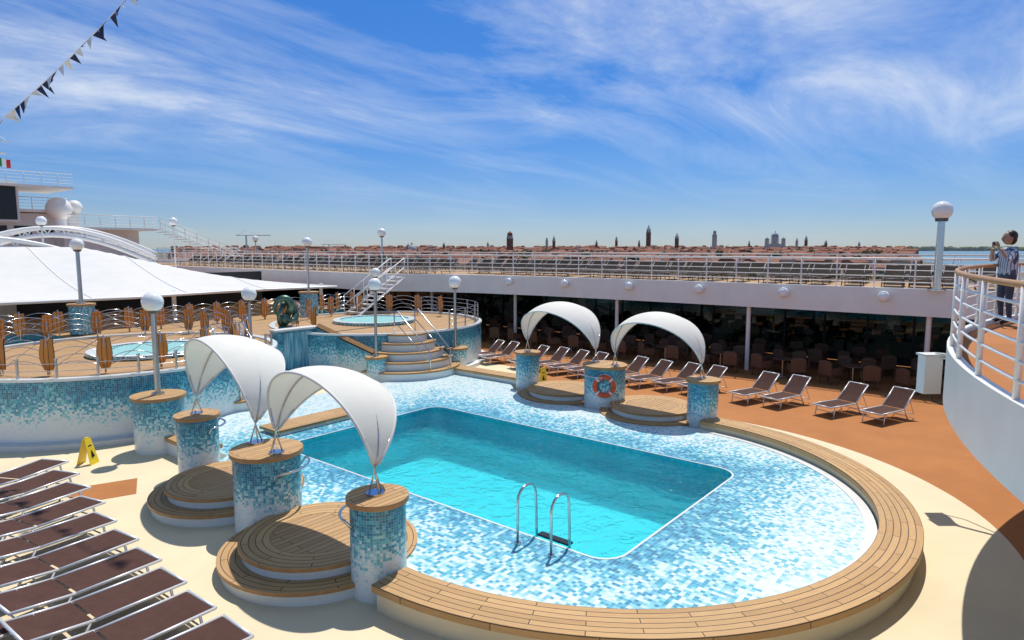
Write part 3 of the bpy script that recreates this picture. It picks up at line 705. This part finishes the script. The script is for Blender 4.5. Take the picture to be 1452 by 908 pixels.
# ------------------------------------------------------------ surroundings
F=Vector((.773,.634,0)); Rt=Vector((.634,-.773,0))
def cpos(u,D): return F*D+Rt*((u-726)/918*D)
mb=MB(); mb.add([(-20000,-20000,-23),(20000,-20000,-23),(20000,20000,-23),(-20000,20000,-23)],[(0,1,2,3)],'sea'); mb.make("sea")
mb=MB(); pl=[cpos(-400,60)+Vector((30,0,0)),cpos(2500,60)+Vector((60,0,0)),cpos(1500,600),cpos(1290,1500),cpos(1280,4200),cpos(-600,4200)]
mb.add([(p.x,p.y,-22) for p in pl],[tuple(range(len(pl)))],'land'); mb.make("ground")
def building(mb,x,y,w,l,h,rz,wm,rm,z=-22):
    c,s=math.cos(rz),math.sin(rz); T=lambda a,b_,zz:(x+a*c-b_*s,y+a*s+b_*c,zz)
    w/=2;l/=2;t=z+h;rh=w*.45
    vs=[T(-w,-l,z),T(w,-l,z),T(w,l,z),T(-w,l,z),T(-w,-l,t),T(w,-l,t),T(w,l,t),T(-w,l,t),T(0,-l,t+rh),T(0,l,t+rh)]
    mb.add(vs,[(0,1,5,4),(1,2,6,5),(2,3,7,6),(3,0,4,7),(4,5,8),(6,7,9)],wm); mb.add(vs,[(5,6,9,8),(7,4,8,9)],rm)
mb=MB(); rnd=random.Random(3)
for i in range(4200):
    D=550+(rnd.random()**.75)*2600; u=rnd.uniform(250,1290); p=cpos(u,D)
    h=rnd.uniform(9,17)+max(0,(D-900)/2250)*rnd.uniform(3,24); w=rnd.uniform(9,18); l=rnd.uniform(12,34)
    building(mb,p.x,p.y,w,l,h,rnd.uniform(0,pi),rnd.choice(WALLS),M['roof'] if rnd.random()<.65 else M['roof2'])
for u in range(1290,1480,3):
    p=cpos(u,6500+rnd.uniform(-300,300)); building(mb,p.x,p.y,40,60,rnd.uniform(20,38),rnd.uniform(0,pi),WALLS[3],M['leaf'])
mb.make("city_buildings")
def tower(u,D,w,topv,mat,kind='pyr'):
    mb=MB(); p=cpos(u,D); zt=5.2+(352-topv)/924*D; b0=-22
    hh=zt-b0; sh=b0+hh*.74
    a=math.atan2(p.y,p.x)+.3
    if kind=='dome':
        mb.cyl((p.x,p.y),w*.6,w*.6,b0,zt-w*.75,'stone',20); mb.sphere((p.x,p.y,zt-w*.75),w*.62,'lead',20,14,(1,1,1.15)); mb.cyl((p.x,p.y),w*.1,w*.08,zt-w*.1,zt+w*.25,'stone',8)
        for s in(-1,1): q_=p+Rt*s*w*.75; mb.cyl((q_.x,q_.y),w*.12,.3,b0,zt-w*.2,'stone',8)
        mb.box((p.x,p.y,b0+hh*.25),(w*2.2,w*1.6,hh*.5),'stone',a)
    else:
        mb.box((p.x,p.y,(b0+sh)/2),(w,w,sh-b0),mat,a); mb.box((p.x,p.y,sh+.4),(w*1.18,w*1.18,1.2),'stone',a)
        bh=hh*.09
        mb.box((p.x,p.y,sh+bh/2),(w*.9,w*.9,bh),'stone',a)
        for k in(-.25,0,.25):
            mb.box((p.x+k*w*math.cos(a),p.y+k*w*math.sin(a),sh+bh*.5),(w*.12,w*.96,bh*.7),'dark',a)
        if kind=='pyr': mb.cyl((p.x,p.y),w*.62,.15,sh+bh,zt,'lead' if mat!='stone' else 'stone',4)
        elif kind=='flat': mb.box((p.x,p.y,sh+bh+hh*.05),(w*.8,w*.8,hh*.1),mat,a); mb.cyl((p.x,p.y),w*.4,.2,sh+bh+hh*.1,zt,'roof',8)
        elif kind=='onion': mb.cyl((p.x,p.y),w*.4,w*.4,sh+bh,sh+bh+hh*.05,'stone',8); mb.sphere((p.x,p.y,sh+bh+hh*.07),w*.42,'lead',14,10,(1,1,1.3)); mb.cyl((p.x,p.y),.6,.1,sh+bh+hh*.1,zt,'lead',6)
    mb.make("bell_tower" if kind!='dome' else "domed_church")
tower(918,2600,15,319,'brick'); tower(723,1500,12,328,'brick','flat'); tower(958,2300,11,330,'brick'); tower(1011,2100,12,326,'stone','onion'); tower(785,1900,7,334,'brick'); tower(775,2200,7,336,'stone','onion')
tower(1140,2500,9,334,'brick'); tower(1127,2300,7,337,'stone'); tower(873,2500,8,335,'brick','onion'); tower(580,1900,9,344,'brick'); tower(845,2400,7,340,'brick'); tower(905,2600,7,340,'brick','onion'); tower(1168,2700,9,340,'brick'); tower(692,2100,6,342,'stone'); tower(630,2300,7,343,'brick'); tower(1060,2500,6,341,'brick'); tower(1215,2600,7,342,'stone')
tower(1096,2500,20,330,'stone','dome'); tower(1085,2450,11,337,'stone','dome'); tower(1108,2550,11,337,'stone','dome'); tower(585,1800,22,347,'stone','dome')
for u,D,t in((352,900,334),(468,1300,347)):
    mb=MB(); p=cpos(u,D); zt=5.2+(352-t)/924*D; mb.box((p.x,p.y,(zt-22)/2),(1.6,1.6,zt+22),'whitegrey'); mb.tube([p-Rt*14+Vector((0,0,zt)),p+Rt*34+Vector((0,0,zt))],.5,'lead',4); mb.tube([p+Rt*20+Vector((0,0,zt)),p+Vector((0,0,zt+7)),p-Rt*12+Vector((0,0,zt))],.2,'whitegrey',4); mb.make("tower_crane")
def trees(name,lst,seed):
    rnd=random.Random(seed); mb=MB()
    for x,y,h in lst:
        z=-22; mb.tube([(x,y,z),(x+rnd.uniform(-.3,.3),y,z+h*.45),(x+rnd.uniform(-.6,.6),y,z+h*.8)],[h*.035,h*.022,h*.008],'bark',5)
        for k in range(3):
            a=rnd.uniform(0,6.3); mb.tube([(x,y,z+h*(.35+.1*k)),(x+math.cos(a)*h*.25,y+math.sin(a)*h*.25,z+h*(.6+.1*k))],[h*.014,h*.004],'bark',4)
        cl=[(x+rnd.gauss(0,h*.17),y+rnd.gauss(0,h*.17),z+h*rnd.uniform(.4,.95),h*rnd.uniform(.10,.2)) for _ in range(9)]
        for cx,cy,cz,r in cl:
            mt='leaf' if rnd.random()<.6 else 'leaf2'; vs=[];fs=[]
            for _ in range(26):
                d=Vector((rnd.gauss(0,1),rnd.gauss(0,1),rnd.gauss(0,1))).normalized()*r*rnd.uniform(.6,1.05); c=Vector((cx,cy,cz))+d
                s=h*.045; e1=Vector((rnd.gauss(0,1),rnd.gauss(0,1),rnd.gauss(0,1))).normalized()*s; e2=d.cross(e1).normalized()*s
                o=len(vs); vs+=[c-e1-e2,c+e1-e2,c+e1+e2,c-e1+e2]; fs.append((o,o+1,o+2,o+3))
            mb.add(vs,fs,mt)
    mb.make(name)
L=[]
rt=random.Random(5)
for i in range(150):
    D=rt.uniform(150,520); p=cpos(rt.uniform(640,1420),D); L.append((p.x,p.y,rt.uniform(7,13)))
for i in range(90):
    D=rt.uniform(600,1500); p=cpos(rt.uniform(500,1270),D); L.append((p.x,p.y,rt.uniform(14,24)))
trees("distant_trees",L,2)
mb=MB(); p=cpos(1120,230); building(mb,p.x,p.y,12,26,5,1.2,M['white'],M['whitegrey']); p=cpos(905,260); building(mb,p.x,p.y,12,40,6,.9,M['whitegrey'],M['lead']); mb.make("quay_warehouse")
mb=MB()
mb.box((0,0,1.5),(5.2,2.1,2.3),'white'); mb.box((3.2,0,1.05),(1.3,2.0,1.4),'white'); mb.box((3.45,0,1.35),(.9,2.04,.6),'black')
for a in(-1.7,2.8):
    for s in(-.95,.95): mb.tube([(a,s-.12,.4),(a,s+.12,.4)],.4,'black',12)
v=mb.make("delivery_van"); p=cpos(1100,190); v.location=(p.x,p.y,-22); v.rotation_euler=(0,0,1)
for u,D,a in((1135,205,.5),(1010,240,1.9),(960,220,.3),(1200,210,1.1)):
    p=cpos(u,D); inst(v,(p.x,p.y,-22),a)
mb=MB(); 
pl=[cpos(600,140),cpos(1500,140),cpos(1500,200),cpos(600,215)]; mb.add([(p.x,p.y,-21.99) for p in pl],[(0,1,2,3)],'asphalt'); mb.make("quay_road")
# ------------------------------------------------------------ person
def person(loc,rz):
    me=bpy.data.meshes.new("man")
    V=[];E=[];Rd=[]
    def v(p,r,par=None):
        V.append(p);Rd.append(r)
        if par is not None:E.append((par,len(V)-1))
        return len(V)-1
    pel=v((0,0,.98),.145); sp1=v((0,0,1.12),.135,pel); ch_=v((.01,0,1.32),.16,sp1); nk=v((.0,0,1.50),.065,ch_)
    for s in(1,-1):
        hip=v((0,s*.10,.90),.10,pel); kn=v((.02,s*.12,.50),.062,hip); an=v((-.02,s*.12,.10),.042,kn); toe=v((.16,s*.14,.045),.038,an)
        sh=v((0,s*.18,1.43),.062,ch_); el=v((.16,s*.26,1.22),.046,sh); wr=v((.24,s*.10,1.47),.032,el)
    me.from_pydata(V,E,[]); o=bpy.data.objects.new("man_body",me); S.collection.objects.link(o)
    md=o.modifiers.new("s",'SKIN'); 
    for i,r in enumerate(Rd): me.skin_vertices[0].data[i].radius=(r,r*(1.25 if i in(0,1,2) else 1))
    me.skin_vertices[0].data[0].use_root=True
    sb=o.modifiers.new("b",'SUBSURF'); sb.levels=2; sb.render_levels=2
    dg=bpy.context.evaluated_depsgraph_get(); em=bpy.data.meshes.new_from_object(o.evaluated_get(dg))
    bpy.data.objects.remove(o)
    for k in('shirt','jeans','skin','black'): em.materials.append(M[k])
    for p in em.polygons:
        c=p.center; p.use_smooth=True
        k=0
        if c.z<.98: k=1
        if c.z<.09: k=3
        if c.z>1.49 and math.hypot(c.x,c.y)<.1: k=2
        if c.x>.20 and c.z>1.3: k=2
        if c.x>.17 and c.z>1.26 and abs(c.y)<.24: k=2
        p.material_index=k
    root=bpy.data.objects.new("man",None); S.collection.objects.link(root)
    b=bpy.data.objects.new("body",em); S.collection.objects.link(b); b.parent=root
    mb=MB(); mb.sphere((.035,0,1.66),.105,'skin',24,18,(1.0,.80,1.22)); mb.sphere((.145,0,1.645),.022,'skin',10,8,(1,.8,1.3))
    for s in(1,-1):
        mb.sphere((.03,s*.088,1.65),.03,'skin',10,8,(.7,.4,1.1)); mb.sphere((.125,s*.034,1.672),.014,'black',8,6)
    mb.box((.135,0,1.605),(.012,.045,.01),'redc'); mb.make("head",parent=root)
    mb=MB(); mb.sphere((-.008,0,1.70),.112,'hair',24,16,(1.0,.86,1.0)); mb.sphere((-.03,0,1.64),.1,'hair',20,12,(.8,.88,1.1)); mb.make("hair",parent=root)
    mb=MB()
    for s in(1,-1):
        mb.sphere((.255,s*.075,1.52),.04,'skin',12,8,(.6,.6,1.15))
        for k in range(4):
            z=1.50+k*.021; l=.062+.008*(k in(1,2)); mb.tube([(.262,s*.07,z),(.285,s*.055,z+.012),(.285,s*(.055-l*.5),z+.014),(.272,s*(.055-l),z+.01)],[.011,.010,.009,.007],'skin',7)
        mb.tube([(.25,s*.08,1.50),(.235,s*.06,1.53),(.24,s*.035,1.555)],[.012,.011,.008],'skin',7)
    mb.box((.262,0,1.56),(.04,.11,.07),'black'); mb.tube([(.28,0,1.56),(.31,0,1.56)],.028,'black',14)
    mb.make("hands_and_camera",parent=root)
    root.location=loc; root.rotation_euler=(0,0,rz); root.scale=(1.02,1.02,1.02)
person((16.0,.55,3.70),R(125))
# ------------------------------------------------------------ world / light / camera
SD=Vector((.92,.40,0)).normalized(); EL=R(66)
w=bpy.data.worlds.new("World"); S.world=w; w.use_nodes=True; nt=w.node_tree; q=N(nt); bg=nt.nodes["Background"]
sky=q.n("ShaderNodeTexSky",sky_type='NISHITA'); sky.sun_disc=False; sky.sun_elevation=EL; sky.sun_rotation=math.atan2(SD.x,SD.y); sky.air_density=1.0; sky.dust_density=.2; sky.ozone_density=3; sky.altitude=10
tc=q.n("ShaderNodeTexCoord").outputs["Generated"]; sp=q.n("ShaderNodeSeparateXYZ"); q.link(tc,sp.inputs[0])
tint=q.ramp(sp.outputs[2],[(0,(.54,.65,.90)),(.06,(.43,.58,.88)),(.16,(.29,.55,.92)),(.40,(.23,.60,1.06)),(.62,(.95,1.02,1.05))])
skc=q.mix(1.0,sky.outputs[0],tint,'MULTIPLY')
zz=q.math('MAXIMUM',sp.outputs[2],.01); dn=q.math('ADD',zz,.12)
px=q.math('DIVIDE',sp.outputs[0],dn); py=q.math('DIVIDE',sp.outputs[1],dn)
cb=q.n("ShaderNodeCombineXYZ"); q.link(px,cb.inputs[0]); q.link(py,cb.inputs[1])
mp=q.n("ShaderNodeMapping"); q.link(cb.outputs[0],mp.inputs[0]); mp.inputs["Rotation"].default_value=(0,0,R(50.6-4)); mp.inputs["Scale"].default_value=(.38,1.0,1); mp.inputs["Location"].default_value=(9.1,4.3,0)
n1=q.noise(mp.outputs[0],1.3,10,.64,.7); n2=q.noise(mp.outputs[0],.5,3,.5,.2)
cv=q.math('ADD',q.math('MULTIPLY',n1,.62),q.math('MULTIPLY',n2,.5))
cf=q.ramp(cv,[(.51,(0,0,0)),(.61,(.27,.27,.27)),(.74,(.85,.85,.85))])
hz=q.n("ShaderNodeMapRange"); q.link(sp.outputs[2],hz.inputs[0]); 
for i,v_ in zip((1,2,3,4),(.05,.22,.08,1)): hz.inputs[i].default_value=v_
cf=q.math('MULTIPLY',cf,hz.outputs[0])
col=q.mix(cf,skc,(7.8,8.2,8.5))
q.link(col,bg.inputs[0]); bg.inputs[1].default_value=.115
sl=bpy.data.lights.new("sun",'SUN'); sl.energy=4.3; sl.angle=R(.5); sl.color=(1,.955,.88); so=bpy.data.objects.new("sun",sl); S.collection.objects.link(so)
sd=Vector((SD.x*math.cos(EL),SD.y*math.cos(EL),math.sin(EL))); so.rotation_euler=sd.to_track_quat('Z','Y').to_euler(); so.location=(0,0,50)
cd=bpy.data.cameras.new("camera"); co=bpy.data.objects.new("camera",cd); S.collection.objects.link(co); S.camera=co
cd.sensor_fit='HORIZONTAL'; cd.sensor_width=36; cd.lens=36*918/1452; cd.clip_start=.05; cd.clip_end=40000
co.location=(0,0,5.2); co.rotation_euler=(R(90-6.34),0,-math.atan2(.773,.634))
S.view_settings.view_transform='Standard'; S.view_settings.look='None'; S.view_settings.exposure=0
